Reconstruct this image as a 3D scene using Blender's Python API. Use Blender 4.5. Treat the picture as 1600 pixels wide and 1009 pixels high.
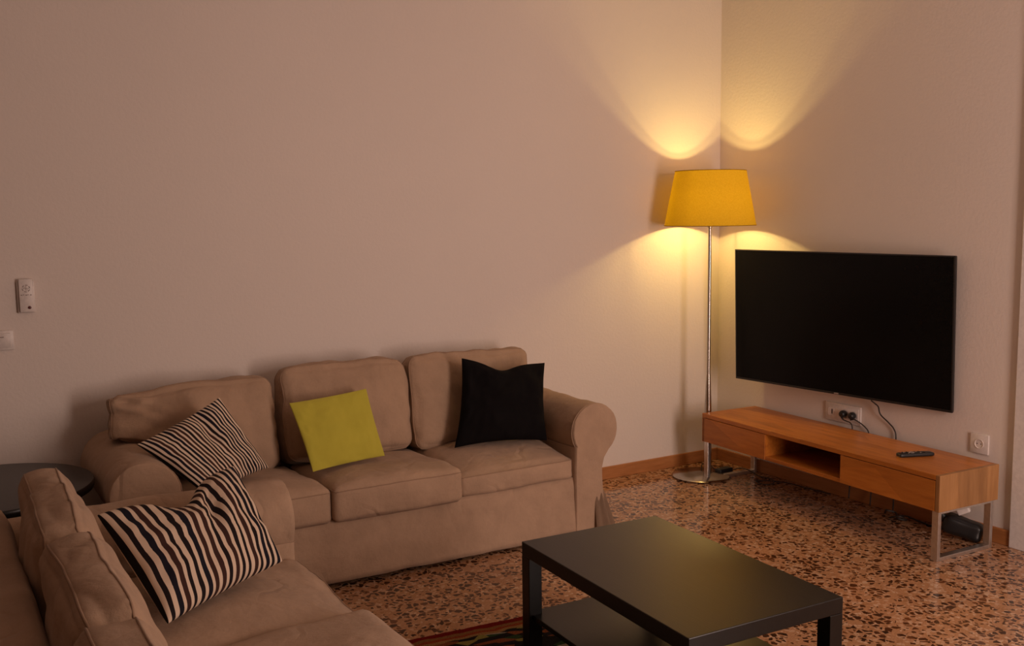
import bpy, bmesh, math, random
from mathutils import Vector, Matrix, noise, Quaternion
PI = math.pi
for o in list(bpy.data.objects): bpy.data.objects.remove(o)
scn = bpy.context.scene
COL = scn.collection

# ------------------------------------------------------------------ camera
cam_d = bpy.data.cameras.new('camera'); cam = bpy.data.objects.new('camera', cam_d); COL.objects.link(cam)
R = Vector((0.85720661, -0.51483361, -0.01196553)); U = Vector((0.06771953, 0.08965978, 0.99366754)); F = Vector((0.51050063, 0.85258869, -0.11172125))
M = Matrix((R, U, -F)).transposed().to_4x4(); M.translation = Vector((-4.26273588, -4.61683278, 1.5707701))
cam.matrix_world = M
cam_d.sensor_width = 36; cam_d.lens = 1552.07 * 36 / 1600; cam_d.clip_start = 0.05
scn.camera = cam

# ------------------------------------------------------------------ world, light, exposure
scn.view_settings.view_transform = 'Standard'; scn.view_settings.look = 'None'
scn.view_settings.gamma = 1; scn.view_settings.use_curve_mapping = False
scn.view_settings.exposure = 0.0
w = bpy.data.worlds.new('world'); scn.world = w; w.use_nodes = True
w.node_tree.nodes['Background'].inputs[0].default_value = (1.0, .76, .66, 1)
w.node_tree.nodes['Background'].inputs[1].default_value = 0.1

def area_light(name, loc, aim, sx, sy, power, color):
    l = bpy.data.lights.new(name, 'AREA'); l.shape = 'RECTANGLE'; l.size = sx; l.size_y = sy; l.energy = power; l.color = color
    o = bpy.data.objects.new(name, l); COL.objects.link(o); o.location = loc
    o.rotation_euler = (Vector(aim) - Vector(loc)).to_track_quat('-Z', 'Y').to_euler(); return o
DAY = (1.0, .742, .632)
area_light('daylight_through_window', (-1.3, -5.17, 1.3), (-1.3, 0, 1.3), .8, 2.05, 80, DAY)        # just inside the glass of the tall window behind the camera
LAMP = Vector((-.335, -.285, 0))
def spot(name, z, down, power, color, ang=172, blend=.6, rad=.014):
    l = bpy.data.lights.new(name, 'SPOT'); l.energy = power; l.color = color; l.spot_size = math.radians(ang); l.spot_blend = blend; l.shadow_soft_size = rad
    o = bpy.data.objects.new(name, l); COL.objects.link(o); o.location = (LAMP.x, LAMP.y, z); o.rotation_euler = (0 if down else PI, 0, 0)
WARM = (1.0, .70, .22)
spot('lamp_light_up', 1.524, False, 16.5, WARM, 104, 1.0)
spot('lamp_light_down', 1.655, True, 5.5, WARM, 160, .8)
l = bpy.data.lights.new('lamp_light_bulb', 'POINT'); l.energy = 9.2; l.color = WARM; l.shadow_soft_size = .018
o = bpy.data.objects.new('lamp_light_bulb', l); COL.objects.link(o); o.location = (LAMP.x, LAMP.y, 1.60)

# ------------------------------------------------------------------ object helpers
def tag(o, label=None, cat=None, group=None, kind=None):
    if label: o['label'] = label
    if cat: o['category'] = cat
    if group: o['group'] = group
    if kind: o['kind'] = kind
    return o
def obj(name, bm, mat, parent=None, smooth=None, uv=False):
    me = bpy.data.meshes.new(name)
    bmesh.ops.recalc_face_normals(bm, faces=bm.faces)
    if smooth is not None:
        for f in bm.faces: f.smooth = True
    bm.to_mesh(me); bm.free()
    if smooth is not None and smooth < 179:
        me.set_sharp_from_angle(angle=math.radians(smooth))
    o = bpy.data.objects.new(name, me); COL.objects.link(o)
    if mat: me.materials.append(mat)
    if parent: o.parent = parent
    return o
def thing(name, label, cat, loc=(0, 0, 0), rz=0, group=None):
    o = bpy.data.objects.new(name, None); COL.objects.link(o); o.location = loc; o.rotation_euler = (0, 0, rz); o.empty_display_size = .1
    return tag(o, label, cat, group)
def box(bm, x0, x1, y0, y1, z0, z1, bev=0, seg=2):
    vs = [bm.verts.new((x, y, z)) for x in (x0, x1) for y in (y0, y1) for z in (z0, z1)]
    fs = [(0, 1, 3, 2), (4, 6, 7, 5), (0, 4, 5, 1), (2, 3, 7, 6), (0, 2, 6, 4), (1, 5, 7, 3)]
    faces = [bm.faces.new([vs[i] for i in f]) for f in fs]
    if bev:
        es = list({e for f in faces for e in f.edges})
        bmesh.ops.bevel(bm, geom=es, offset=bev, segments=seg, affect='EDGES', profile=.5)
    return bm
def B(*a, **k): return box(bmesh.new(), *a, **k)
def lathe(prof, n=48, c=(0, 0), cap=True):
    bm = bmesh.new(); rings = []
    for r, z in prof:
        rings.append([bm.verts.new((c[0] + r * math.cos(2 * PI * i / n), c[1] + r * math.sin(2 * PI * i / n), z)) for i in range(n)])
    for a, b in zip(rings, rings[1:]):
        for i in range(n): bm.faces.new((a[i], a[(i + 1) % n], b[(i + 1) % n], b[i]))
    if cap:
        bm.faces.new(rings[0]); bm.faces.new(rings[-1])
    return bm
def smooth_path(pts, sub=8, closed=False):
    P = [Vector(p) for p in pts]; out = []; n = len(P)
    rng = range(n if closed else n - 1)
    for i in rng:
        g = (lambda k: P[k % n]) if closed else (lambda k: P[max(0, min(n - 1, k))])
        p0, p1, p2, p3 = g(i - 1), g(i), g(i + 1), g(i + 2)
        for s in range(sub):
            t = s / sub
            out.append(.5 * ((2 * p1) + (p2 - p0) * t + (2 * p0 - 5 * p1 + 4 * p2 - p3) * t * t + (3 * p1 - p0 - 3 * p2 + p3) * t ** 3))
    if not closed: out.append(P[-1])
    return out
def tube(pts, r, n=8, closed=False, bm=None):
    bm = bm or bmesh.new(); N = len(pts); rings = []; up = None
    for i, p in enumerate(pts):
        if closed: t = pts[(i + 1) % N] - pts[i - 1]
        else: t = pts[min(N - 1, i + 1)] - pts[max(0, i - 1)]
        if t.length < 1e-9: t = Vector((0, 0, 1))
        t.normalize()
        if up is None: up = t.orthogonal().normalized()
        up = (up - t * up.dot(t)); up = up.normalized() if up.length > 1e-6 else t.orthogonal().normalized()
        v = t.cross(up); rr = r(i / max(1, N - 1)) if callable(r) else r
        rings.append([bm.verts.new(p + up * rr * math.cos(2 * PI * k / n) + v * rr * math.sin(2 * PI * k / n)) for k in range(n)])
    for i in range(N if closed else N - 1):
        a, b = rings[i], rings[(i + 1) % N]
        for k in range(n): bm.faces.new((a[k], a[(k + 1) % n], b[(k + 1) % n], b[k]))
    if not closed: bm.faces.new(rings[0]); bm.faces.new(rings[-1])
    return bm
def sstep(a, b, x):
    t = max(0, min(1, (x - a) / (b - a))); return t * t * (3 - 2 * t)

# ------------------------------------------------------------------ materials
class N:
    def __init__(s, name):
        s.m = bpy.data.materials.new(name); s.m.use_nodes = True; s.t = s.m.node_tree; s.b = s.t.nodes['Principled BSDF']
    def n(s, typ, **k):
        nd = s.t.nodes.new(typ)
        for a, v in k.items(): setattr(nd, a, v)
        return nd
    def l(s, a, b): s.t.links.new(a, b)
    def set(s, **k):
        for a, v in k.items(): s.b.inputs[a.replace('_', ' ')].default_value = v
        return s
    def math(s, op, a, b=None, c=None, clamp=False):
        nd = s.n('ShaderNodeMath', operation=op); nd.use_clamp = clamp
        for i, v in enumerate((a, b, c)):
            if v is None: continue
            if hasattr(v, 'links'): s.l(v, nd.inputs[i])
            else: nd.inputs[i].default_value = v
        return nd.outputs[0]
    def ramp(s, fac, stops, interp='LINEAR'):
        r = s.n('ShaderNodeValToRGB'); r.color_ramp.interpolation = interp; e = r.color_ramp.elements
        while len(e) < len(stops): e.new(.5)
        for x, (p, c) in zip(e, stops): x.position = p; x.color = (*c, 1)
        s.l(fac, r.inputs[0]); return r.outputs[0]
    def mix(s, fac, a, b, mode='MIX'):
        m = s.n('ShaderNodeMix', data_type='RGBA', blend_type=mode)
        for i, v in ((0, fac), (6, a), (7, b)):
            if hasattr(v, 'links'): s.l(v, m.inputs[i])
            else: m.inputs[i].default_value = (*v, 1) if isinstance(v, tuple) else v
        return m.outputs[2]
    def coord(s, kind='Object', scale=(1, 1, 1), rot=(0, 0, 0)):
        t = s.n('ShaderNodeTexCoord'); mp = s.n('ShaderNodeMapping'); mp.inputs['Scale'].default_value = scale; mp.inputs['Rotation'].default_value = rot
        s.l(t.outputs[kind], mp.inputs[0]); return mp.outputs[0]
    def noise(s, vec, scale, detail=3, rough=.5):
        n = s.n('ShaderNodeTexNoise'); n.inputs['Scale'].default_value = scale; n.inputs['Detail'].default_value = detail; n.inputs['Roughness'].default_value = rough
        s.l(vec, n.inputs['Vector']); return n.outputs['Fac']
    def bump(s, h, strength, dist=.01, normal=None):
        b = s.n('ShaderNodeBump'); b.inputs['Strength'].default_value = strength; b.inputs['Distance'].default_value = dist
        s.l(h, b.inputs['Height']); s.l(b.outputs[0], s.b.inputs['Normal']); return b.outputs[0]
def plain(name, col, rough=.5, metal=0, spec=.5, grain=.06):
    k = N(name); k.set(Roughness=rough, Metallic=metal); k.b.inputs['Specular IOR Level'].default_value = spec
    v = k.coord(); f = k.noise(v, 60, 2)
    k.l(k.ramp(f, [(.3, tuple(c * (1 - grain) for c in col)), (.7, tuple(min(1, c * (1 + grain)) for c in col))]), k.b.inputs['Base Color'])
    return k.m
def wall_mat(name, col):
    k = N(name); k.set(Roughness=.9); k.b.inputs['Specular IOR Level'].default_value = .2
    v = k.coord(); f = k.noise(v, 1.3, 3)
    k.l(k.ramp(f, [(.3, tuple(c * .97 for c in col)), (.7, col)]), k.b.inputs['Base Color'])
    k.bump(k.noise(v, 60, 4, .6), .14, .010); return k.m
WALL = wall_mat('wall_plaster', (.74, .665, .615))
CEIL = wall_mat('ceiling_plaster', (.84, .79, .75))
WALL_LOW_BOUNCE = wall_mat('low_bounce_wall_plaster', (.46, .36, .29))  # unseen left and front walls, toned darker to cut the bounced light
WHITE_TRIM = plain('painted_trim', (.72, .68, .66), .45)

def terrazzo():
    k = N('terrazzo'); v = k.coord()
    dn = k.n('ShaderNodeTexNoise'); dn.inputs['Scale'].default_value = 22; dn.inputs['Detail'].default_value = 2; k.l(v, dn.inputs['Vector'])
    av = k.n('ShaderNodeVectorMath', operation='MULTIPLY_ADD'); k.l(dn.outputs['Color'], av.inputs[0]); av.inputs[1].default_value = (.016, .016, 0); k.l(v, av.inputs[2]); vv = av.outputs[0]
    def chips(scale, frac, gap, off):
        mp = k.n('ShaderNodeMapping'); mp.inputs['Location'].default_value = (off, off * .7, 0); mp.inputs['Rotation'].default_value = (0, 0, off); k.l(vv, mp.inputs[0])
        a = k.n('ShaderNodeTexVoronoi', voronoi_dimensions='2D', feature='F1'); b = k.n('ShaderNodeTexVoronoi', voronoi_dimensions='2D', feature='DISTANCE_TO_EDGE')
        for t in (a, b): t.inputs['Scale'].default_value = scale; k.l(mp.outputs[0], t.inputs['Vector'])
        s = k.n('ShaderNodeSeparateColor'); k.l(a.outputs['Color'], s.inputs[0])
        inn = k.math('LESS_THAN', s.outputs[0], frac)
        thr = k.math('MULTIPLY_ADD', s.outputs[1], .16, gap)
        e = k.math('GREATER_THAN', b.outputs['Distance'], thr)
        return k.math('MULTIPLY', inn, e), s.outputs[2]
    base = k.ramp(k.noise(v, 2.2, 2), [(.3, (.40, .205, .105)), (.7, (.48, .26, .14))])
    fine = k.ramp(k.noise(v, 130, 2), [(.4, (.80, .80, .80)), (.65, (1.1, 1.1, 1.1))])
    col = k.mix(1.0, base, fine, 'MULTIPLY')
    m3, r3 = chips(62, .5, .03, 4.1)
    col = k.mix(m3, col, k.ramp(r3, [(0, (.52, .33, .21)), (.4, (.40, .21, .105)), (.7, (.56, .38, .26)), (.9, (.34, .17, .08))], 'CONSTANT'))
    m1, r1 = chips(34, .44, .10, 0.3)
    col = k.mix(m1, col, k.ramp(r1, [(0, (.050, .020, .009)), (.45, (.085, .032, .013)), (.7, (.14, .052, .020)), (.88, (.040, .020, .011))], 'CONSTANT'))
    m2, r2 = chips(56, .26, .10, 2.2)
    col = k.mix(m2, col, k.ramp(r2, [(0, (.065, .028, .012)), (.6, (.12, .05, .022)), (.9, (.05, .022, .011))], 'CONSTANT'))
    k.l(col, k.b.inputs['Base Color']); k.set(Roughness=.12); k.b.inputs['Specular IOR Level'].default_value = .5
    return k.m
FLOOR = terrazzo()

def fabric(name, col, bump=.25, weave=900, var=.10, sheen=.12, crease=0):
    k = N(name); v = k.coord(); k.set(Roughness=.95); k.b.inputs['Specular IOR Level'].default_value = .1
    f = k.noise(v, 9, 4, .6)
    k.l(k.ramp(f, [(.25, tuple(c * (1 - var) for c in col)), (.75, tuple(min(1, c * (1 + var)) for c in col))]), k.b.inputs['Base Color'])
    h = k.math('MULTIPLY_ADD', k.noise(v, weave, 2), .12, k.noise(v, 14, 4, .55))
    if crease:                                          # soft fold lines of a loose cover
        n1 = k.math('ABSOLUTE', k.math('SUBTRACT', k.noise(k.coord('Object', (1, 1, .55), (.3, .5, .2)), 4.2, 2, .45), .5))
        mask = k.math('MULTIPLY', k.math('SUBTRACT', k.noise(v, 2.3, 1), .38), 3.0, None, True)
        h = k.math('ADD', h, k.math('MULTIPLY', k.math('MULTIPLY', k.math('MINIMUM', n1, .045), crease), mask))
    k.bump(h, bump, .02); k.b.inputs['Sheen Weight'].default_value = sheen; k.b.inputs['Sheen Roughness'].default_value = .5
    return k.m
SOFA = fabric('beige_cotton', (.43, .293, .200), .55, crease=11)
PIPE = fabric('beige_piping', (.32, .21, .14), .1)
BLACKF = fabric('black_cotton', (.006, .005, .0055), .12, sheen=.0)
GREENF = fabric('lime_cotton', (.47, .42, .055), .15, var=.05)

def striped(name, n, seed, freq):
    k = N(name); k.set(Roughness=.95); k.b.inputs['Specular IOR Level'].default_value = .1
    t = k.n('ShaderNodeUVMap'); t.uv_map = 'UVMap'; sp = k.n('ShaderNodeSeparateXYZ'); k.l(t.outputs[0], sp.inputs[0])
    nz = k.n('ShaderNodeTexNoise'); nz.inputs['Scale'].default_value = 3.0; nz.inputs['Detail'].default_value = 1
    mp = k.n('ShaderNodeMapping'); mp.inputs['Location'].default_value = (seed, seed, 0); mp.inputs['Scale'].default_value = (1.2, .9, 1); k.l(t.outputs[0], mp.inputs[0]); k.l(mp.outputs[0], nz.inputs['Vector'])
    wob = k.math('MULTIPLY_ADD', nz.outputs['Fac'], .012, -.006)
    u = k.math('ADD', sp.outputs[0], wob)
    x = k.math('MULTIPLY_ADD', u, freq, .5); fr = k.math('FRACT', x); cell = k.math('FLOOR', x)
    wn = k.n('ShaderNodeTexWhiteNoise', noise_dimensions='1D'); k.l(cell, wn.inputs['W'])
    wd = k.math('MULTIPLY_ADD', wn.outputs['Value'], .22, .42)
    dark = k.math('LESS_THAN', fr, wd)
    dc = k.ramp(wn.outputs['Value'], [(0, (.018, .013, .014)), (.55, (.05, .024, .02)), (.8, (.014, .013, .02))], 'CONSTANT')
    col = k.mix(dark, (.66, .52, .40), dc)
    edge = k.math('LESS_THAN', sp.outputs[0], .006)
    k.l(k.mix(edge, col, (.014, .012, .012)), k.b.inputs['Base Color'])
    k.bump(k.noise(k.coord(), 500, 2), .1, .01)
    return k.m
STRIPE_A = striped('striped_cotton_wide', 0, 1.3, 17.5); STRIPE_B = striped('striped_cotton_narrow', 0, 4.7, 21.5)

def wood(name, c1, c2, c3, rough=.38, sc=(1.2, 14, 14), boards=None):
    k = N(name); v = k.coord('Object', sc)
    f = k.noise(v, 2.2, 5, .6); g = k.noise(v, 9, 3, .6)
    col = k.ramp(k.math('MULTIPLY_ADD', g, .35, k.math('MULTIPLY', f, .75)), [(.3, c1), (.52, c2), (.75, c3)])
    if boards:
        vb = k.coord('Object', boards); br = k.n('ShaderNodeTexVoronoi', feature='F1'); br.inputs['Scale'].default_value = 1; k.l(vb, br.inputs['Vector']); br.inputs['Randomness'].default_value = .7
        s = k.n('ShaderNodeSeparateColor'); k.l(br.outputs['Color'], s.inputs[0])
        tint = k.ramp(s.outputs[0], [(0, (.80, .78, .74)), (1, (1.1, 1.1, 1.1))])
        col = k.mix(1.0, col, tint, 'MULTIPLY')
    k.l(col, k.b.inputs['Base Color']); k.set(Roughness=rough); k.bump(g, .04, .004); return k.m
OAK = wood('oiled_oak', (.30, .085, .012), (.46, .150, .020), (.56, .205, .032), .36, boards=(2.2, 11, 7))
OAK_END = wood('oak_end_panel', (.24, .11, .038), (.33, .16, .055), (.41, .21, .08), .42, sc=(9, 9, 1.2), boards=(3, 9, 1.5))
BASEB = wood('baseboard_wood', (.28, .10, .03), (.40, .16, .05), (.48, .2, .07), .5, sc=(1, 1, 12))
BLACKW = wood('black_brown_veneer', (.003, .0024, .002), (.0045, .0035, .003), (.007, .0055, .0045), .30, sc=(1.5, 20, 20))
BLACKW.node_tree.nodes['Principled BSDF'].inputs['Specular IOR Level'].default_value = .33
STEEL = plain('brushed_steel', (.66, .63, .60), .34, 1)
CHROME = plain('chrome', (.46, .42, .38), .2, 1)
BLACKP = plain('black_plastic', (.012, .012, .013), .4)
SCREEN = plain('tv_glass', (.0035, .0033, .0035), .25, spec=.12)
BEZEL = plain('tv_bezel', (.012, .011, .012), .35)
WHITEP = plain('white_plastic', (.70, .64, .61), .4)
GREYP = plain('grey_print', (.30, .24, .22), .5)
REDP = plain('red_plastic', (.10, .015, .015), .4)
DARKHOLE = plain('socket_hole', (.03, .025, .025), .6)
CABLE = plain('cable_rubber', (.03, .022, .018), .5)

def shade_mat():
    k = N('lampshade_fabric'); out = k.t.nodes['Material Output']
    v = k.coord('Object', (1, 1, 1)); f = k.noise(v, 160, 2)
    c = k.ramp(f, [(.3, (.56, .35, .045)), (.7, (.66, .42, .06))]); ct = k.ramp(f, [(.3, (.200, .122, .0003)), (.7, (.230, .142, .0004))])
    d = k.n('ShaderNodeBsdfDiffuse'); t = k.n('ShaderNodeBsdfTranslucent'); mx = k.n('ShaderNodeMixShader'); mx.inputs[0].default_value = .45
    k.l(c, d.inputs[0]); k.l(ct, t.inputs[0]); k.l(d.outputs[0], mx.inputs[1]); k.l(t.outputs[0], mx.inputs[2]); k.l(mx.outputs[0], out.inputs[0]); return k.m
SHADE = shade_mat()
def emit(name, col, s):
    k = N(name); k.set(Base_Color=(*col, 1)); k.b.inputs['Emission Color'].default_value = (*col, 1); k.b.inputs['Emission Strength'].default_value = s; return k.m
BULB = emit('bulb_glow', (1, .62, .25), 6)
def glass():
    k = N('window_glass'); k.set(Roughness=0.0, IOR=1.02); k.b.inputs['Transmission Weight'].default_value = 1; k.set(Base_Color=(1, 1, 1, 1)); return k.m
GLASS = glass()

# ------------------------------------------------------------------ room shell
XL, YF, H, T = -6.2, -5.2, 3.0, .2
def st(name, bm, mat, parent=None, **k):
    o = obj(name, bm, mat, parent, **k)
    if not parent: o['kind'] = 'structure'
    return o
st('floor', B(XL - T, T + 1.2, YF - T, T, -.1, 0), FLOOR)
st('ceiling', B(XL - T, T, YF - T, T, H, H + .15), CEIL)
st('wall_back', B(XL - T, T, 0, T, 0, H), WALL)
st('wall_left', B(XL - T, XL, YF, 0, 0, H), WALL_LOW_BOUNCE)
bm = bmesh.new()                                      # right wall with the doorway from y=-2.05 to -4.1
box(bm, 0, T, -1.99, 0, 0, H); box(bm, 0, T, YF - T, -4.16, 0, H); box(bm, 0, T, -4.16, -1.99, 2.42, H)
st('wall_right', bm, WALL)
bm = bmesh.new()                                      # wall behind the camera with a tall window
box(bm, XL - T, -1.78, YF - T, YF, 0, H); box(bm, -.82, 0, YF - T, YF, 0, H); box(bm, -1.78, -.82, YF - T, YF, 2.4, H); box(bm, -1.78, -.82, YF - T, YF, 0, .2)
st('wall_front', bm, WALL_LOW_BOUNCE)
def frame_bm(axis, a0, a1, z0, z1, p0, p1, wd, mids=()):
    bm = bmesh.new()
    def bx(u0, u1, v0, v1):
        if axis == 'y': box(bm, p0, p1, u0, u1, v0, v1, bev=.003, seg=1)
        else: box(bm, u0, u1, p0, p1, v0, v1, bev=.003, seg=1)
    bx(a0, a0 + wd, z0, z1); bx(a1 - wd, a1, z0, z1); bx(a0 + wd, a1 - wd, z1 - wd, z1); bx(a0 + wd, a1 - wd, z0, z0 + wd)
    for m in mids: bx(m - wd / 2, m + wd / 2, z0 + wd, z1 - wd)
    return bm
win = st('window_1', frame_bm('x', -1.78, -.82, .2, 2.4, YF - .14, YF - .06, .06), WHITE_TRIM)
st('window_pane', B(-1.72, -.88, YF - .104, YF - .098, .26, 2.34), GLASS, win)
# door lining and casing at the right edge of the picture
bm = bmesh.new(); box(bm, -.022, T, -2.07, -1.975, 0, 2.46, bev=.004); box(bm, -.022, T, -4.18, -4.09, 0, 2.46, bev=.004); box(bm, -.022, T, -4.09, -2.07, 2.38, 2.46, bev=.004)
st('trim_1', bm, WHITE_TRIM)
dr = st('door_1', frame_bm('y', -4.09, -2.07, .0, 2.38, .12, .17, .12, (-3.08,)), WHITE_TRIM)
st('door_panel', B(.132, .158, -3.975, -2.185, .115, 2.265), WHITE_TRIM, dr)
BH = .074
st('baseboard_back', B(XL, 0, -.013, 0, 0, BH, bev=.003), BASEB)
bm = bmesh.new(); box(bm, -.013, 0, -1.972, -.013, 0, BH, bev=.003)
st('baseboard_right', bm, BASEB)
st('baseboard_left', B(XL, XL + .013, YF, -.013, 0, BH), BASEB)

# ------------------------------------------------------------------ soft shapes
def rbox(hx, hy, hz, r, bul=(0, 0, 0), n=18, wr=0.0, freq=5, seed=0, deform=None):
    """cushion block: half sizes, edge radius, face bulges (x,y,z), wrinkles"""
    bm = bmesh.new()
    ts = []
    for i in range(n + 1):
        s = -1 + 2 * i / n; ts.append(math.copysign(abs(s) ** .75, s))
    V = {}
    def vert(p):
        key = tuple(round(c, 5) for c in p)
        if key in V: return V[key]
        h = (hx, hy, hz)
        P = [p[i] * h[i] for i in range(3)]
        q = [max(-(h[i] - r), min(h[i] - r, P[i])) for i in range(3)]
        d = Vector([P[i] - q[i] for i in range(3)])
        # push the direction to the rounded corner
        if d.length > 1e-9:
            m = max(abs(c) for c in d); d = d.normalized() * m if m < r * .999 else d.normalized() * r
        o = Vector(q) + d
        u, v_, w_ = p
        k = [bul[0] * (1 - v_ * v_) * (1 - w_ * w_) * u, bul[1] * (1 - u * u) * (1 - w_ * w_) * v_, bul[2] * (1 - u * u) ** .7 * (1 - v_ * v_) ** .7 * w_]
        o += Vector(k)
        if wr:
            nz = noise.noise(o * freq + Vector((seed * 3.1, seed * 1.7, seed))) * wr
            nz += (abs(noise.noise(o * freq * 1.9 + Vector((seed, 9, seed * 2)))) - .2) * wr * .7
            nd = Vector((o.x / hx, o.y / hy, o.z / hz)); nd = nd.normalized() if nd.length > 0 else nd
            o += nd * nz
        if deform: o = deform(o, p)
        V[key] = bm.verts.new(o); return V[key]
    for ax in range(3):
        for sg in (-1, 1):
            for i in range(n):
                for j in range(n):
                    qd = []
                    for a, b in ((i, j), (i + 1, j), (i + 1, j + 1), (i, j + 1)):
                        p = [0, 0, 0]; p[ax] = sg; p[(ax + 1) % 3] = ts[a]; p[(ax + 2) % 3] = ts[b]; qd.append(vert(p))
                    try: bm.faces.new(qd)
                    except ValueError: pass
    return bm, vert
def seam(hx, hy, hz, r, bul, wr, freq, seed, deform, level, ax=1, rad=.0035):
    """closed piping loop running round a cushion near the face `ax`=level"""
    bm, vert = rbox(hx, hy, hz, r, bul, 2, wr, freq, seed, deform)
    pts = []; m = 22
    a1, a2 = (ax + 1) % 3, (ax + 2) % 3
    loop = [(-1 + 2 * i / m, -1) for i in range(m)] + [(1, -1 + 2 * i / m) for i in range(m)] + [(1 - 2 * i / m, 1) for i in range(m)] + [(-1, 1 - 2 * i / m) for i in range(m)]
    for a, b in loop:
        p = [0, 0, 0]; p[ax] = level; p[a1] = a; p[a2] = b
        pts.append(vert(p).co.copy())
    bm.free()
    return tube(pts, rad, 6, True)

def pillow(name, bl, br, tl, tr, thick, mat, label, cat='cushion', pinch=.10, dip=0, seed=0, crease=0, wr=.006, n=44, group=None, tvar=1.0, ribs=0, sag=0):
    bl, br, tl, tr = map(Vector, (bl, br, tl, tr)); C = (bl + br + tl + tr) / 4
    ex = ((br - bl) + (tr - tl)).normalized(); ey = ((tl - bl) + (tr - br)); ey = (ey - ex * ey.dot(ex)).normalized(); ez = ex.cross(ey)   # ez faces the viewer
    Mx = Matrix((ex, ey, ez)).transposed()
    inv = Mx.transposed(); c = [inv @ (q - C) for q in (bl, br, tl, tr)]
    bm = bmesh.new(); uvl = bm.loops.layers.uv.new('UVMap'); grid = {}
    def P(u, v, s):
        uu = u * (1 - pinch * (1 - v * v) * abs(u) ** 2); vv = v * (1 - pinch * (1 - u * u) * abs(v) ** 2)
        a, b = (uu + 1) / 2, (vv + 1) / 2
        q = c[0] * (1 - a) * (1 - b) + c[1] * a * (1 - b) + c[2] * (1 - a) * b + c[3] * a * b
        q.y -= dip * math.exp(-((u + .1) / .38) ** 2) * sstep(-.6, 1, v)
        prof = ((1 - u * u) * (1 - v * v)); t = thick * .5 * prof ** .42
        if crease: t *= 1 - crease * math.exp(-((u - .12 - .18 * (v)) / .13) ** 2) * sstep(-.9, .6, v)
        if sag: t *= 1 + sag * (-v) * .6
        nz = noise.noise(Vector((u * 2.2 + seed, v * 2.2, s * 3 + seed))) * wr * 2 + (abs(noise.noise(Vector((u * 5 + seed, v * 3, s)))) - .2) * wr * 1.6
        if ribs: nz += math.sin((u * 3.1 + v * 1.3 + noise.noise(Vector((u * 2, v * 2, seed))) * 1.5) * 5) * ribs * max(0, noise.noise(Vector((u * 1.5 + 5, v * 1.5, seed))) + .3)
        q.z += s * t + nz * min(1, prof * 5) * s
        return q
    for s in (1, -1):
        for i in range(n + 1):
            for j in range(n + 1):
                u = math.sin(PI / 2 * (-1 + 2 * i / n)); v = math.sin(PI / 2 * (-1 + 2 * j / n))
                edge = i in (0, n) or j in (0, n)
                if s == -1 and edge: grid[(s, i, j)] = grid[(1, i, j)]
                else: grid[(s, i, j)] = bm.verts.new(P(u, v, s))
        for i in range(n):
            for j in range(n):
                ids = ((i, j), (i + 1, j), (i + 1, j + 1), (i, j + 1))
                f = bm.faces.new([grid[(s, a, b)] for a, b in ids])
                for lp, (a, b) in zip(f.loops, ids):
                    lp[uvl].uv = ((math.sin(PI / 2 * (-1 + 2 * a / n)) + 1) / 2, (math.sin(PI / 2 * (-1 + 2 * b / n)) + 1) / 2)
    o = obj(name, bm, mat, None, smooth=180)
    o.matrix_world = Matrix.Translation(C) @ Mx.to_4x4()
    tag(o, label, cat, group)
    return o

# ------------------------------------------------------------------ sofas
def keyhole(side, w, rc, zc, over, flare=.05):
    """front outline of a rolled arm, in x,z; x=0 is the inner face, outer side is +x*side"""
    pts = [(0.0, .02), (0.0, .15), (0.0, .30), (0.0, zc - rc * .55)]
    cx = over
    a0 = math.atan2(-rc * .55, -(math.sqrt(rc * rc - (rc * .55) ** 2)))     # left lower of the circle
    start = PI + math.asin(.55)
    end = -math.radians(52)
    for i in range(23):
        a = start + (end - start) * i / 22
        pts.append((cx + rc * math.cos(a), zc + rc * math.sin(a)))
    x_ = w
    pts += [(x_ + .012, zc - rc * 1.08), (x_, zc - rc * 1.45), (x_, .28), (x_ + .004, .22), (x_ + flare * .35, .12), (x_ + flare * .8, .03), (x_ + flare * .9, .02)]
    return [(p[0] * side, p[1]) for p in pts]
def arm_bm(x_in, side, y0, y1, w=.155, rc=.132, zc=.512, over=.115, seed=0):
    prof = keyhole(side, w, rc, zc, over); bm = bmesh.new(); rings = []
    cen = Vector((sum(p[0] for p in prof) / len(prof), sum(p[1] for p in prof) / len(prof)))
    ys = [(y0 + .000, .955), (y0 + .004, .985), (y0 + .016, 1.0)] + [(y0 + .016 + (y1 - y0 - .016) * i / 16, 1.0) for i in range(1, 17)]
    for y, s in ys:
        ring = []
        for x, z in prof:
            px = cen.x + (x - cen.x) * s; pz = cen.y + (z - cen.y) * s if z > .03 else z
            p = Vector((x_in + px, y, pz))
            k = noise.noise(Vector((p.x * 5 + seed, p.y * 6, p.z * 6))) * .007 + (abs(noise.noise(Vector((p.x * 9, p.y * 12, p.z * 9 + seed)))) - .2) * .006
            ring.append(bm.verts.new((p.x + k * side, p.y, p.z + (k if z > .4 else 0))))
        rings.append(ring)
    m = len(prof)
    for a, b in zip(rings, rings[1:]):
        for i in range(m): bm.faces.new((a[i], a[(i + 1) % m], b[(i + 1) % m], b[i]))
    bm.faces.new(rings[0]); bm.faces.new(rings[-1])
    front = [Vector((x_in + x, y0 + .012, z)) for x, z in prof[2:-5]]
    return bm, front
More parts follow.
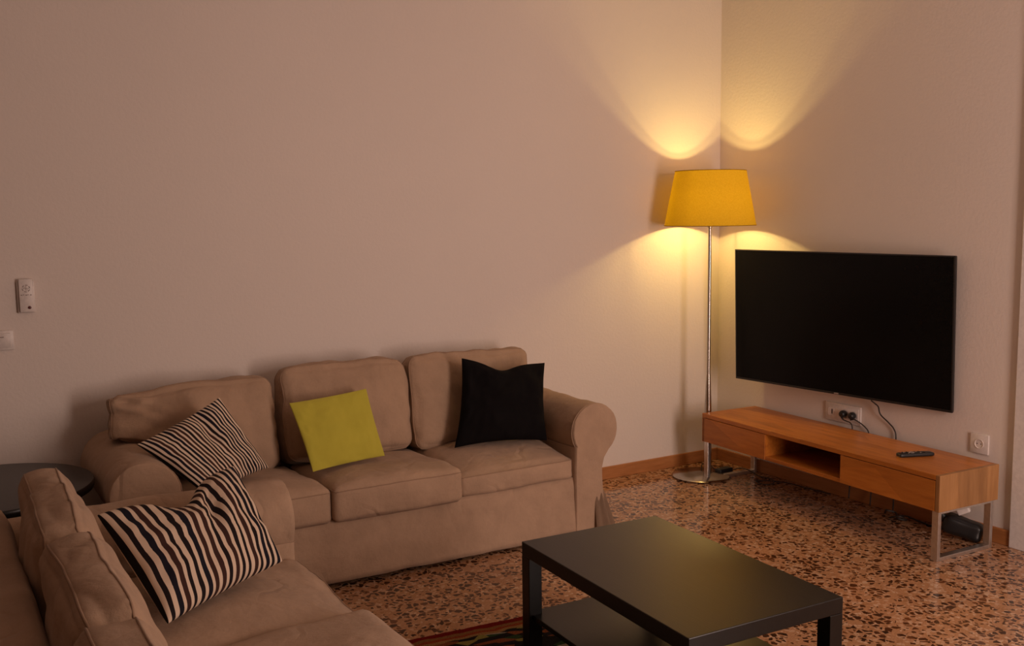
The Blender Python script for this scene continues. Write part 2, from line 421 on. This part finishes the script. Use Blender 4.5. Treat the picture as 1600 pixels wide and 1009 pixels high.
def make_sofa(label, loc, rz, xb, arms, yf, cush_top, front_z=.30, slump=None, name='sofa', bw=None, seat_off=None, welt=True):
    """xb: seat cushion boundaries along the local x; local front is -y"""
    t = thing(name, label, 'sofa', loc, rz)
    xl, xr = xb[0], xb[-1]
    # base under the cushions with the loose front cover
    bm = bmesh.new()
    box(bm, xl - .02, xr + .02, yf + .05, -.09, .10, .286, bev=.015)
    obj('frame', bm, SOFA, t, smooth=40)
    # wooden feet
    for fx in (xl - .05, xr + .05):
        for fy in (yf + .16, -.14):
            obj('leg', lathe([(.02, 0.0), (.026, .11)], 16, (fx, fy)), BLACKW, t, smooth=40)
    # skirt: hanging sheet along front
    bm = bmesh.new(); nx, nz = 90, 12; rows = []
    x0, x1 = xl - .03, xr + .03
    for j in range(nz + 1):
        z = .292 - (.292 - .022) * j / nz; row = []
        for i in range(nx + 1):
            x = x0 + (x1 - x0) * i / nx; k = j / nz
            y = yf + .03 - .030 * k + noise.noise(Vector((x * 3.2, z * 2.5, 3))) * .018 * k + noise.noise(Vector((x * 9, z * 3, 7))) * .009
            y -= .01 * math.sin(min(1, k * 3) * PI) * .5
            row.append((x, y, z + .004 * math.sin(x * 4)))
        rows.append(row)
    F_ = [[bm.verts.new(p) for p in r] for r in rows]; Bk = [[bm.verts.new((p[0], p[1] + .012, p[2])) for p in r] for r in rows]
    for G in (F_, Bk):
        for j in range(nz):
            for i in range(nx): bm.faces.new((G[j][i], G[j][i + 1], G[j + 1][i + 1], G[j + 1][i]))
    for j in range(nz):
        for i in (0, nx): bm.faces.new((F_[j][i], F_[j + 1][i], Bk[j + 1][i], Bk[j][i]))
    for i in range(nx):
        for j in (0, nz): bm.faces.new((F_[j][i], F_[j][i + 1], Bk[j][i + 1], Bk[j][i]))
    obj('skirt', bm, SOFA, t, smooth=180)
    # arms with a front panel, welt and corner pleat
    for side, x_in in arms:
        b_, fr = arm_bm(x_in, side, yf, -.06, seed=x_in)
        a = obj('armrest', b_, SOFA, t, smooth=40)
        if welt: obj('piping', tube([Vector(p) for p in fr[2:-2]], .0020, 6), SOFA, a, smooth=180)
        # pleats at the lower corner of the cover
        bm = bmesh.new(); xo = x_in + side * .155; rows = []
        cols = 28
        for j in range(13):
            k = j / 12; z = .30 - .278 * k; row = []
            for i in range(cols + 1):
                q = i / cols; ang = -PI / 2 + (q - .5) * 1.75
                rr = .020 + .085 * k ** .8 + math.sin(q * PI * 7) * .013 * k
                cx_, cy_ = xo - side * .035, yf + .05
                row.append(bm.verts.new((cx_ + side * rr * math.cos(ang + .75), cy_ + rr * math.sin(ang + .35) * .8, z)))
            rows.append(row)
        for j in range(12):
            for i in range(cols): bm.faces.new((rows[j][i], rows[j][i + 1], rows[j + 1][i + 1], rows[j + 1][i]))
        geo = bmesh.ops.solidify(bm, geom=list(bm.faces), thickness=.004)
        obj('corner_pleat', bm, SOFA, t, smooth=180)
    # low back frame behind the loose cushions
    al, ar = xl - .10, xr + .10
    bm, _ = rbox((ar - al) / 2, .062, .33, .04, (0, 0, 0), 14, .006, 4, 2)
    bmesh.ops.translate(bm, verts=bm.verts, vec=((al + ar) / 2, -.075 , .37))
    obj('backrest', bm, SOFA, t, smooth=180)
    # seat cushions
    for i, (a, b) in enumerate(zip(xb, xb[1:])):
        off = (seat_off or [0] * 9)[i]
        hx, hy, hz = (b - a) / 2 - .002, (-.20 - yf + .004) / 2, .066
        def dfm(o, p, s=i):
            o = o.copy()
            if p[2] < 0: o.z = max(o.z, -hz - .002)
            else: o.z += (.014, .018, -.022)[s] * sstep(.2, -1, p[1]) * (p[2] + .2)
            return o
        args = (hx, hy, hz, .024, (.004, .010, .046 if i != 1 else .040))
        bm, _ = rbox(*args, 22, .010, 5, i + 1, dfm)
        c = obj('seat_cushion', bm, SOFA, t, smooth=180)
        c.location = ((a + b) / 2, (yf - .004 + -.20) / 2 + off, .285 + hz)
        for lv in (.80,):
            obj('piping', seam(*args, .010, 5, i + 1, dfm, lv, ax=2, rad=.0026), PIPE, c, smooth=180)
    # back cushions
    bw = [q if len(q) > 3 else (*q, 0) for q in bw]
    for i, (a, b, tw, fwd) in enumerate(bw):
        hx, hy, hz = (b - a) / 2 - .004, .088, (cush_top - .44) / 2
        sl = (slump or {}).get(i)
        def dfb(o, p, sl=sl, i=i):
            o = o.copy()
            k = (p[2] + 1) / 2
            o.y *= 1 - .25 * k
            if sl == 'left':                       # sagging outer corner, pulled over the arm
                e = sstep(.4, -1, p[0])
                o.z -= .030 * k; o.z += .20 * e * (1 - k)
                o.y -= .05 * e * (1 - k)
                for (gx, gz, gr, ga) in ((-.82, .66, .13, .038), (-.60, .45, .10, .018), (-.92, .15, .18, .035)):   # tucked creases near the corner
                    g = math.exp(-(((p[0] - gx) / gr) ** 2 + ((p[2] - gz) / (gr * 1.5)) ** 2)); o.y += ga * g * (1 if p[1] < 0 else 0)
                    g2 = math.exp(-(((p[0] - gx - gr * 1.3) / (gr * .6)) ** 2 + ((p[2] - gz) / (gr * 1.6)) ** 2)); o.y -= ga * .35 * g2 * (1 if p[1] < 0 else 0)
            if sl == 'right':
                e = sstep(-.2, 1, p[0]); o.z += .05 * e * (1 - k)
            o.z += .010 * math.sin(p[0] * 2.4 + i * 2) * k
            return o
        args = (hx, hy, hz, .045, (.008, .040, .018))
        bm, _ = rbox(*args, 34, .025, 4.5, i + 5, dfb)
        c = obj('back_cushion', bm, SOFA, t, smooth=180)
        c.location = ((a + b) / 2, -.245 - fwd, .435 + hz + fwd); c.rotation_euler = (math.radians(-9), 0, math.radians(tw))
        for lv in (-.62, .66):
            obj('piping', seam(*args, .025, 4.5, i + 5, dfb, lv, ax=1, rad=.0036), PIPE, c, smooth=180)
    return t

make_sofa('long beige slipcovered three-seat sofa along the back wall, with green and black cushions', (0, 0, 0), 0,
          [-3.46, -2.842, -2.232, -1.612], [(-1, -3.46), (1, -1.612)], -.772, .865,
          slump={0: 'left', 2: 'right'}, bw=[(-3.615, -2.92, 0), (-2.885, -2.262, -1), (-2.255, -1.555, 2)], seat_off=[0, -.02, .02])
# second sofa: its local -y points to world +x
XB = -4.21
make_sofa('nearer beige slipcovered sofa cut off by the lower left corner, seen from behind its end', (XB, 0, 0), PI / 2,
          [-3.32, -2.66, -2.01, -1.36], [(1, -1.37), (-1, -3.32)], -1.005, .825,
          bw=[(-3.34, -2.70, 0, .0), (-2.685, -2.09, 1), (-2.07, -1.375, -2)], welt=False)

# ------------------------------------------------------------------ loose cushions
pillow('cushion', (-2.862, -.60, .470), (-2.490, -.515, .472), (-2.903, -.44, .748), (-2.533, -.42, .772), .05, GREENF,
       'small flat lime green square cushion leaning on the middle of the long sofa', pinch=.025, seed=3, wr=.004)
pillow('cushion', (-2.125, -.50, .455), (-1.665, -.60, .452), (-2.03, -.41, .868), (-1.585, -.46, .812), .17, BLACKF,
       'plump black square cushion at the right end of the long sofa', pinch=.085, dip=.035, seed=8, wr=.012)
pillow('cushion', (-3.343, -.755, .478), (-3.028, -.513, .495), (-3.575, -.617, .688), (-3.228, -.533, .823), .11, STRIPE_B,
       'black and cream narrow-striped cushion lying against the left arm of the long sofa', pinch=.05, seed=5, crease=.45, wr=.007, ribs=.002)
pillow('cushion', (-3.752, -1.96, .49), (-3.345, -1.672, .495), (-3.868, -1.645, .725), (-3.405, -1.375, .742), .16, STRIPE_A,
       'black and cream striped cushion lying in the corner of the nearer sofa', pinch=.05, dip=.075, seed=1, crease=.42, wr=.007, ribs=.002)

# ------------------------------------------------------------------ round black side table behind the sofas
t = thing('side_table', 'black round-topped side table tucked in the corner between the two sofas', 'table', (-4.095, -.46, 0))
obj('tabletop', lathe([(.0, .525), (.37, .525), (.378, .530), (.38, .54), (.38, .553), (.376, .559), (.368, .56), (.0, .56)], 64, cap=False), BLACKW, t, smooth=40)
obj('lower_shelf', lathe([(.0, .20), (.30, .20), (.30, .222), (.0, .222)], 48, cap=False), BLACKW, t, smooth=40)
for k in range(3):
    a = math.radians(100 + 120 * k)
    obj('leg', tube([Vector((.27 * math.cos(a), .27 * math.sin(a), 0)), Vector((.30 * math.cos(a), .30 * math.sin(a), .526))], .02, 12), BLACKW, t, smooth=40)

# ------------------------------------------------------------------ coffee table
t = thing('coffee_table', 'low rectangular black-brown coffee table with a shelf below, in front of the sofas', 'table', (-2.2885, -2.2676, .0115), math.radians(-92.36))
hl, hw = .45, .2825
obj('tabletop', B(-hl, hl, -hw, hw, .390, .4385, bev=.0025), BLACKW, t)
for sx in (-1, 1):
    for sy in (-1, 1):
        x0, y0 = sx * hl, sy * hw
        obj('leg', B(min(x0, x0 - sx * .05), max(x0, x0 - sx * .05), min(y0, y0 - sy * .05), max(y0, y0 - sy * .05), 0, .390, bev=.002), BLACKW, t)
obj('shelf', B(-hl + .012, hl - .012, -hw + .014, hw - .014, .172, .19, bev=.002), BLACKW, t)

# ------------------------------------------------------------------ rug
def rug_mat():
    k = N('kilim_wool'); v = k.coord(); k.set(Roughness=1); k.b.inputs['Specular IOR Level'].default_value = .05
    s = k.n('ShaderNodeSeparateXYZ'); k.l(v, s.inputs[0])
    wob = k.math('MULTIPLY_ADD', k.noise(v, 14, 2), .03, -.015)
    y = k.math('ADD', s.outputs[1], wob)                # 0 at the far edge, growing negative
    d = k.math('MULTIPLY', y, -1)
    border = k.ramp(d, [(0, (.16, .010, .008)), (.030, (.22, .10, .035)), (.048, (.25, .05, .02)), (.066, (.30, .16, .06)), (.085, (.012, .012, .012))], 'CONSTANT')
    mv = k.coord('Object', (9, 26, 1)); vo = k.n('ShaderNodeTexVoronoi', voronoi_dimensions='2D'); vo.inputs['Scale'].default_value = 1.6; k.l(mv, vo.inputs['Vector'])
    sc = k.n('ShaderNodeSeparateColor'); k.l(vo.outputs['Color'], sc.inputs[0])
    field = k.ramp(sc.outputs[0], [(0, (.014, .013, .013)), (.42, (.03, .06, .025)), (.55, (.34, .28, .22)), (.66, (.02, .018, .02)), (.82, (.22, .07, .03)), (.90, (.26, .22, .06))], 'CONSTANT')
    m = k.math('GREATER_THAN', d, .085)
    col = k.mix(m, border, field)
    k.l(k.mix(1.0, col, k.ramp(k.noise(v, 220, 2), [(.3, (.6, .6, .6)), (.7, (1.2, 1.2, 1.2))]), 'MULTIPLY'), k.b.inputs['Base Color'])
    k.bump(k.noise(v, 260, 3), .7, .01); return k.m
bm = bmesh.new(); nx, ny = 90, 80; W_, D_ = 1.20, 1.9
top = [[bm.verts.new((W_ * i / nx, -D_ * j / ny + .006 * noise.noise(Vector((i * .35, j * .2, 1))) * (1 if j == 0 else .3), .009 + .002 * noise.noise(Vector((i * .2, j * .2, 0))))) for i in range(nx + 1)] for j in range(ny + 1)]
bot = [[bm.verts.new((v.co.x, v.co.y, .001)) for v in r] for r in top]
for j in range(ny):
    for i in range(nx):
        bm.faces.new((top[j][i], top[j][i + 1], top[j + 1][i + 1], top[j + 1][i])); bm.faces.new((bot[j][i], bot[j + 1][i], bot[j + 1][i + 1], bot[j][i + 1]))
for i in range(nx):
    for j in (0, ny): bm.faces.new((top[j][i], top[j][i + 1], bot[j][i + 1], bot[j][i]))
for j in range(ny):
    for i in (0, nx): bm.faces.new((top[j][i], top[j + 1][i], bot[j + 1][i], bot[j][i]))
o = obj('rug', bm, rug_mat(), None, smooth=60); o.location = (-3.10, -1.385, 0); o.rotation_euler = (0, 0, math.radians(-5.2))
tag(o, 'dark woven kilim rug with red and orange border under the coffee table', 'rug')

# ------------------------------------------------------------------ tv bench (local x runs along the wall towards the viewer, local y towards the wall)
a = -.0419; ang = math.atan2(-math.cos(a), math.sin(a))
CT = thing('tv_bench', 'long low orange oak television bench on steel frame legs, under the television', 'tv stand', (-.4116, -.3199, 0), ang)
Lc, Wc, Hc, tc = 1.6145, .402, .3953, .1658; zb = Hc - tc
obj('benchtop', B(0, Lc - .022, 0, Wc, Hc - .024, Hc, bev=.002), OAK, CT)
obj('side_panel', B(Lc - .022, Lc, 0, Wc, zb, Hc, bev=.002), OAK_END, CT)['label'] = 'lighter oak end panel'
obj('side_panel', B(0, .02, 0, Wc, zb, Hc - .024, bev=.002), OAK, CT)
obj('bottom_panel', B(.02, Lc - .022, .004, Wc, zb, zb + .02, bev=.002), OAK, CT)
obj('back_panel', B(.02, Lc - .022, Wc - .012, Wc - .002, zb + .02, Hc - .024), OAK, CT)
for x in (.505, 1.045): obj('divider', B(x, x + .018, .004, Wc - .012, zb + .02, Hc - .024), OAK, CT)
obj('drawer_front', B(.002, .52, -.018 + .018, .018, zb + .001, Hc - .027, bev=.0015), OAK, CT)
obj('drawer_front', B(1.045, Lc - .024, 0, .018, zb + .001, Hc - .027, bev=.0015), OAK, CT)
for x0 in (.006, Lc - .044):
    bm = bmesh.new(); x1 = x0 + .034
    y0, y1, th = .012, Wc - .015, .02
    box(bm, x0, x1, y0, y0 + th, 0, zb, bev=.0015); box(bm, x0, x1, y1 - th, y1, 0, zb, bev=.0015); box(bm, x0, x1, y0 + th, y1 - th, 0, .018, bev=.0015); box(bm, x0, x1, y0 + th, y1 - th, zb - .012, zb)
    obj('leg_frame', bm, STEEL, CT)
def bench_pt(x, y, z): return Vector((-.4116, -.3199, 0)) + Vector((math.cos(ang) * x - math.sin(ang) * y, math.sin(ang) * x + math.cos(ang) * y, z))
# remote control on the bench
RA = math.radians(-22)
rc = thing('remote_control', 'small black television remote control lying on the oak bench', 'remote', (-.262, -1.642, Hc), RA)
bm, _ = rbox(.088, .021, .0085, .006, (0, 0, .002), 12); bmesh.ops.translate(bm, verts=bm.verts, vec=(0, 0, .0088)); obj('casing', bm, BLACKP, rc, smooth=180)
for i in range(6):
    for j in (-1, 0, 1): 
        if i != 2: obj('button', lathe([(.0035, .017), (.0035, .0198), (.002, .0204)], 10, (-.06 + i * .02, j * .011)), GREYP if (i + j) % 3 == 0 else BLACKP, rc, smooth=40)
obj('navigation_ring', lathe([(.009, .0175), (.010, .0205), (.013, .0205), (.014, .0175)], 20, (-.02, 0)), GREYP, rc, smooth=40)
obj('power_button', lathe([(.004, .017), (.004, .0205)], 10, (-.076, 0)), REDP, rc, smooth=40)

# ------------------------------------------------------------------ television on the wall
yaw, tilt = .1038, .0293
e = Vector((math.sin(yaw), -math.cos(yaw), 0)); nn = Vector((-math.cos(yaw), -math.sin(yaw), 0)); up = Vector((0, 0, 1)) * math.cos(tilt) + nn * math.sin(tilt); nrm = e.cross(up)
TV = thing('television', 'large flat black television mounted on the right wall above the bench', 'television')
TV.matrix_world = Matrix.Translation(Vector((-.112, -1.0047, .9581))) @ Matrix((e, up, nrm)).transposed().to_4x4()
hw_, hh = 1.3348 / 2, .7575 / 2
obj('back_cover', B(-hw_ + .002, hw_ - .002, -hh + .002, hh - .002, -.022, -.006, bev=.004), BLACKP, TV)
obj('rear_housing', B(-.40, .40, -hh + .06, .12, -.040, -.022, bev=.006), BLACKP, TV)
bm = bmesh.new(); bw_ = .007
box(bm, -hw_, hw_, hh - bw_, hh, -.012, .002, bev=.001); box(bm, -hw_, hw_, -hh, -hh + .011, -.012, .002, bev=.001)
box(bm, -hw_, -hw_ + bw_, -hh + .011, hh - bw_, -.012, .002, bev=.001); box(bm, hw_ - bw_, hw_, -hh + .011, hh - bw_, -.012, .002, bev=.001)
obj('bezel', bm, BEZEL, TV)
obj('screen', B(-hw_ + bw_, hw_ - bw_, -hh + .011, hh - bw_, -.006, 0), SCREEN, TV)
obj('logo', B(.006, .034, -hh + .003, -hh + .009, .002, .0026), GREYP, TV)['label'] = 'tiny pale maker mark'
obj('wall_bracket', B(-.16, .16, -.12, .12, -.062, -.040, bev=.002), STEEL, TV)
def cable(name, pts, r, label, cat='cable', mat=None, sub=8):
    o = obj(name, tube(smooth_path(pts, sub), r, 8), mat or CABLE, None, smooth=180); return tag(o, label, cat)
cable('television_cable', [(-.080, -1.234, .577), (-.055, -1.235, .56), (-.03, -1.238, .54), (-.02, -1.245, .50), (-.014, -1.29, .465), (-.012, -1.325, .435), (-.012, -1.338, .39), (-.02, -1.34, .25), (-.03, -1.35, .1), (-.06, -1.37, .012)], .0038,
      'thin dark cable curving down from the bottom of the television', mat=CABLE)

# ------------------------------------------------------------------ sockets and plugs on the right wall
def schuko(parent, y, z, rad=.0205):
    """round recessed socket face, axis along x"""
    n = 28
    def ring_part(name, prof, mat):
        bm = lathe(prof, n, cap=True)
        bmesh.ops.rotate(bm, verts=bm.verts, cent=(0, 0, 0), matrix=Matrix.Rotation(-PI / 2, 3, 'Y')); bmesh.ops.translate(bm, verts=bm.verts, vec=(0, y, z))
        return obj(name, bm, mat, parent, smooth=40)
    s = ring_part('socket_ring', [(rad + .003, .009), (rad + .003, .0125), (rad, .0125), (rad - .002, .0095), (.001, .0095)], WHITEP)
    for dy in (-.0095, .0095):
        bm = lathe([(.0028, .0090), (.0028, .0102)], 12); bmesh.ops.rotate(bm, verts=bm.verts, cent=(0, 0, 0), matrix=Matrix.Rotation(-PI / 2, 3, 'Y')); bmesh.ops.translate(bm, verts=bm.verts, vec=(0, y + dy, z))
        obj('pin_hole', bm, DARKHOLE, s)
    return s
so = thing('wall_socket', 'single white round power socket low on the right wall beside the bench end', 'socket', (0, -1.80, .452))
obj('cover_plate', B(-.010, 0, -.047, .047, -.047, .047, bev=.003), WHITEP, so, smooth=40); schuko(so, 0, 0)
mp = thing('wall_socket', 'wide white multi-gang socket plate under the television with two plugs in it', 'socket', (0, -.992, .461))
obj('cover_plate', B(-.010, 0, -.119, .119, -.05, .05, bev=.003), WHITEP, mp, smooth=40)
obj('inner_frame', B(-.0125, -.009, -.108, .098, -.036, .036, bev=.0015), WHITEP, mp, smooth=40)
s = obj('aerial_outlet', B(-.014, -.012, .055, .098, -.022, .022, bev=.001), WHITEP, mp)
obj('outlet_hole', B(-.0145, -.0135, .066, .073, -.012, .014), DARKHOLE, s)
for y in (-.015, -.075): schuko(mp, y, 0)
def plug(y, z, label, tilt=0, tail=()):
    p = thing('power_plug', label, 'plug', (0, y, z))
    bm = lathe([(.0175, .0115), (.019, .016), (.019, .034), (.014, .042), (.004, .044)], 24)
    bmesh.ops.rotate(bm, verts=bm.verts, cent=(0, 0, 0), matrix=Matrix.Rotation(-PI / 2, 3, 'Y')); obj('plug_body', bm, BLACKP, p, smooth=40)
    if tail:
        pts = [Vector(q) - Vector((0, y, z)) for q in tail]
        obj('strain_relief', tube([Vector((-.03, 0, -.005)), Vector((-.032, .0, -.02)), pts[1]], lambda k: .009 - .005 * k, 10), BLACKP, p, smooth=60)
        obj('cord', tube(smooth_path(pts), .0035, 8), CABLE, p, smooth=180)
    return p
plug(-1.007, .462, 'black plug nearer the corner in the wide socket plate', tail=[(-.03, -1.007, .455), (-.036, -1.018, .436), (-.036, -1.04, .430), (-.036, -1.066, .425), (-.034, -1.079, .40), (-.034, -1.08, .30), (-.04, -1.08, .15), (-.06, -1.09, .02)])
plug(-1.067, .462, 'black plug at the outer side of the wide socket plate, nearer the bench cables', tail=[(-.03, -1.067, .455), (-.03, -1.085, .448), (-.022, -1.12, .432), (-.016, -1.15, .412), (-.014, -1.17, .385), (-.016, -1.18, .30), (-.02, -1.2, .12), (-.05, -1.22, .012)])

# ------------------------------------------------------------------ things on the left of the back wall
rm = thing('air_conditioner_remote', 'slim white air conditioner remote in a wall holder, above the light switch', 'remote', (-3.876, 0, 1.245))
obj('wall_holder', B(-.033, .033, -.016, 0, -.073, .060, bev=.004), WHITEP, rm, smooth=40)
obj('casing', B(-.027, .027, -.028, -.016, -.070, .070, bev=.005), WHITEP, rm, smooth=40)
bm = bmesh.new()                                         # round emblem with a cross of segments and a row of characters below
for i in range(18):
    a0 = 2 * PI * i / 18
    if i % 3 == 2: continue
    bmm = [(.016 * math.cos(a0), .016 * math.sin(a0)), (.0125 * math.cos(a0), .0125 * math.sin(a0)), (.0125 * math.cos(a0 + .34), .0125 * math.sin(a0 + .34)), (.016 * math.cos(a0 + .34), .016 * math.sin(a0 + .34))]
    vs = [bm.verts.new((x, -.0285, .030 + z)) for x, z in bmm]; bm.faces.new(vs)
box(bm, -.011, .011, -.0287, -.0281, .029, .031); box(bm, -.001, .001, -.0287, -.0281, .021, .041); box(bm, -.008, -.003, -.0287, -.0281, .034, .036); box(bm, .003, .008, -.0287, -.0281, .023, .025)
obj('printed_emblem', bm, GREYP, rm)
bm = bmesh.new()
for i, w_ in enumerate((.006, .004, .007, .003, .006)): box(bm, -.021 + i * .0088, -.021 + i * .0088 + w_, -.0287, -.0281, .0005 + (i % 2) * .0015, .0045 + (i % 2) * .001)
obj('printed_characters', bm, GREYP, rm)
bm = lathe([(.0065, .027), (.0065, .0305), (.004, .0315)], 20); bmesh.ops.rotate(bm, verts=bm.verts, cent=(0, 0, 0), matrix=Matrix.Rotation(PI / 2, 3, 'X')); bmesh.ops.translate(bm, verts=bm.verts, vec=(.010, 0, -.050))
obj('button', bm, REDP, rm, smooth=40)['label'] = 'dark round button'
sw = thing('light_switch', 'white light switch on the back wall at the left edge, below the remote holder', 'light switch', (-3.974, 0, 1.062))
obj('cover_plate', B(-.042, .042, -.010, 0, -.042, .042, bev=.004), WHITEP, sw, smooth=40)
o = obj('rocker', B(-.030, .030, -.005, .004, -.030, .030, bev=.003), WHITEP, sw, smooth=40); o.location = (0, -.011, 0); o.rotation_euler = (math.radians(5), 0, 0)
obj('indicator', B(-.012, .004, -.0175, -.014, .013, .0155), REDP, sw)

# ------------------------------------------------------------------ floor lamp
fl = thing('floor_lamp', 'tall chrome floor lamp with a lit yellow tapered shade standing in the corner', 'lamp', LAMP)
c0 = (-.035, .02)
obj('base', lathe([(.0, .002), (.150, .002), (.165, .004), (.168, .010), (.160, .016), (.05, .024), (.02, .030), (.0, .030)], 64, c0, cap=False), CHROME, fl, smooth=40)
obj('pole', lathe([(.0, .02), (.022, .022), (.0215, .30), (.019, .45), (.0125, .60), (.0105, .62), (.0105, 1.46), (.013, 1.462), (.013, 1.50), (.0, 1.50)], 28, cap=False), CHROME, fl, smooth=40)
bm = bmesh.new(); r0, r1, z0, z1 = .2597, .2007, 1.4767, 1.786; n = 96
zs = [0, .02, .25, .5, .75, .98, 1]; rings = []
for q in zs:
    r = r0 + (r1 - r0) * q; rings.append([bm.verts.new((r * math.cos(2 * PI * i / n), r * math.sin(2 * PI * i / n), z0 + (z1 - z0) * q)) for i in range(n)])
for A, B_ in zip(rings, rings[1:]):
    for i in range(n): bm.faces.new((A[i], A[(i + 1) % n], B_[(i + 1) % n], B_[i]))
sh = obj('lampshade', bm, SHADE, fl, smooth=180); sh['label'] = 'glowing yellow fabric shade'
for r, z, nm in ((r0, z0, 'shade_rim'), (r1, z1, 'shade_rim')):
    obj(nm, tube([Vector((r * math.cos(2 * PI * i / 64), r * math.sin(2 * PI * i / 64), z)) for i in range(64)], .0022, 6, True), SHADE, sh, smooth=180)
bm = bmesh.new()
for k in range(3):
    a_ = 2 * PI * k / 3 + .4; tube([Vector((.012 * math.cos(a_), .012 * math.sin(a_), 1.485)), Vector((r0 * .985 * math.cos(a_), r0 * .985 * math.sin(a_), 1.487))], .0016, 6, bm=bm)
obj('shade_ring', bm, CHROME, fl, smooth=40)
for zb_, sg in ((1.500, 1), (1.672, -1)):            # one small reflector bulb facing up, one facing down
    obj('bulb', lathe([(.0, zb_), (.016, zb_), (.018, zb_ + sg * .004), (.016, zb_ + sg * .010), (.0, zb_ + sg * .010)], 24, cap=False), BULB, fl, smooth=40)
bm = bmesh.new()
tube([Vector((-.012, 0, 1.49)), Vector((-.045, 0, 1.52)), Vector((-.045, 0, 1.66)), Vector((-.012, 0, 1.676))], .0022, 6, bm=bm)
obj('bulb_arm', bm, CHROME, fl, smooth=40)
# lamp cord with its foot switch
cable('lamp_cord', [(-.325, -.225, .016), (-.30, -.20, .05), (-.27, -.235, .05), (-.255, -.26, .022)], .003, 'short black lamp cord rising from the lamp base to the black adapter')
ad = thing('power_adapter', 'small black power adapter lying on the floor under the far end of the bench', 'adapter', (-.205, -.285, 0), math.radians(2))
bm, _ = rbox(.052, .024, .016, .006, n=10); bmesh.ops.translate(bm, verts=bm.verts, vec=(0, 0, .017)); obj('casing', bm, BLACKP, ad, smooth=180)
obj('cable_boot', tube([Vector((.05, 0, .015)), Vector((.068, -.002, .012))], lambda k: .008 - .003 * k, 10), BLACKP, ad, smooth=60)
cable('adapter_cable', [(-.137, -.287, .011), (-.115, -.325, .026), (-.10, -.375, .026), (-.09, -.46, .005), (-.08, -.55, .005), (-.14, -.62, .005), (-.20, -.60, .005), (-.17, -.52, .005), (-.07, -.64, .005), (-.05, -.8, .005), (-.04, -.95, .005)], .0032, 'black cable looping over the floor behind the far bench leg')
# power strip with things plugged in, below the near end of the bench
ps = thing('power_strip', 'bulky black power strip standing behind the near end frame of the bench', 'power strip', (-.105, -1.80, 0), math.radians(-62))
bm, _ = rbox(.085, .04, .042, .022, (0.004, .004, .006), 12, .006, 8, 3); bmesh.ops.rotate(bm, verts=bm.verts, cent=(0, 0, 0), matrix=Matrix.Rotation(math.radians(14), 3, 'Y')); bmesh.ops.translate(bm, verts=bm.verts, vec=(0, 0, .062)); obj('casing', bm, BLACKP, ps, smooth=180)
obj('strip_end', tube([Vector((-.065, 0, .075)), Vector((-.10, .0, .115)), Vector((-.13, 0, .15))], lambda k: .022 - .008 * k, 12), BLACKP, ps, smooth=60)
wp = thing('charger_plug', 'white plug-in charger on top of the black power strip under the bench', 'charger', (-.10, -1.79, .132), math.radians(-62))
bm, _ = rbox(.030, .020, .024, .008, n=10); bmesh.ops.rotate(bm, verts=bm.verts, cent=(0, 0, 0), matrix=Matrix.Rotation(math.radians(-28), 3, 'Y')); bmesh.ops.translate(bm, verts=bm.verts, vec=(0, 0, .018)); obj('casing', bm, WHITEP, wp, smooth=180)
cable('tangled_cable', [(-.07, -1.33, .005), (-.10, -1.36, .03), (-.12, -1.38, .04), (-.09, -1.41, .03), (-.11, -1.44, .012), (-.08, -1.47, .006), (-.13, -1.46, .03), (-.12, -1.40, .006), (-.07, -1.45, .02), (-.05, -1.52, .006), (-.06, -1.62, .006), (-.09, -1.68, .02)], .0048, 'tangle of black cable on the floor under the middle of the bench')
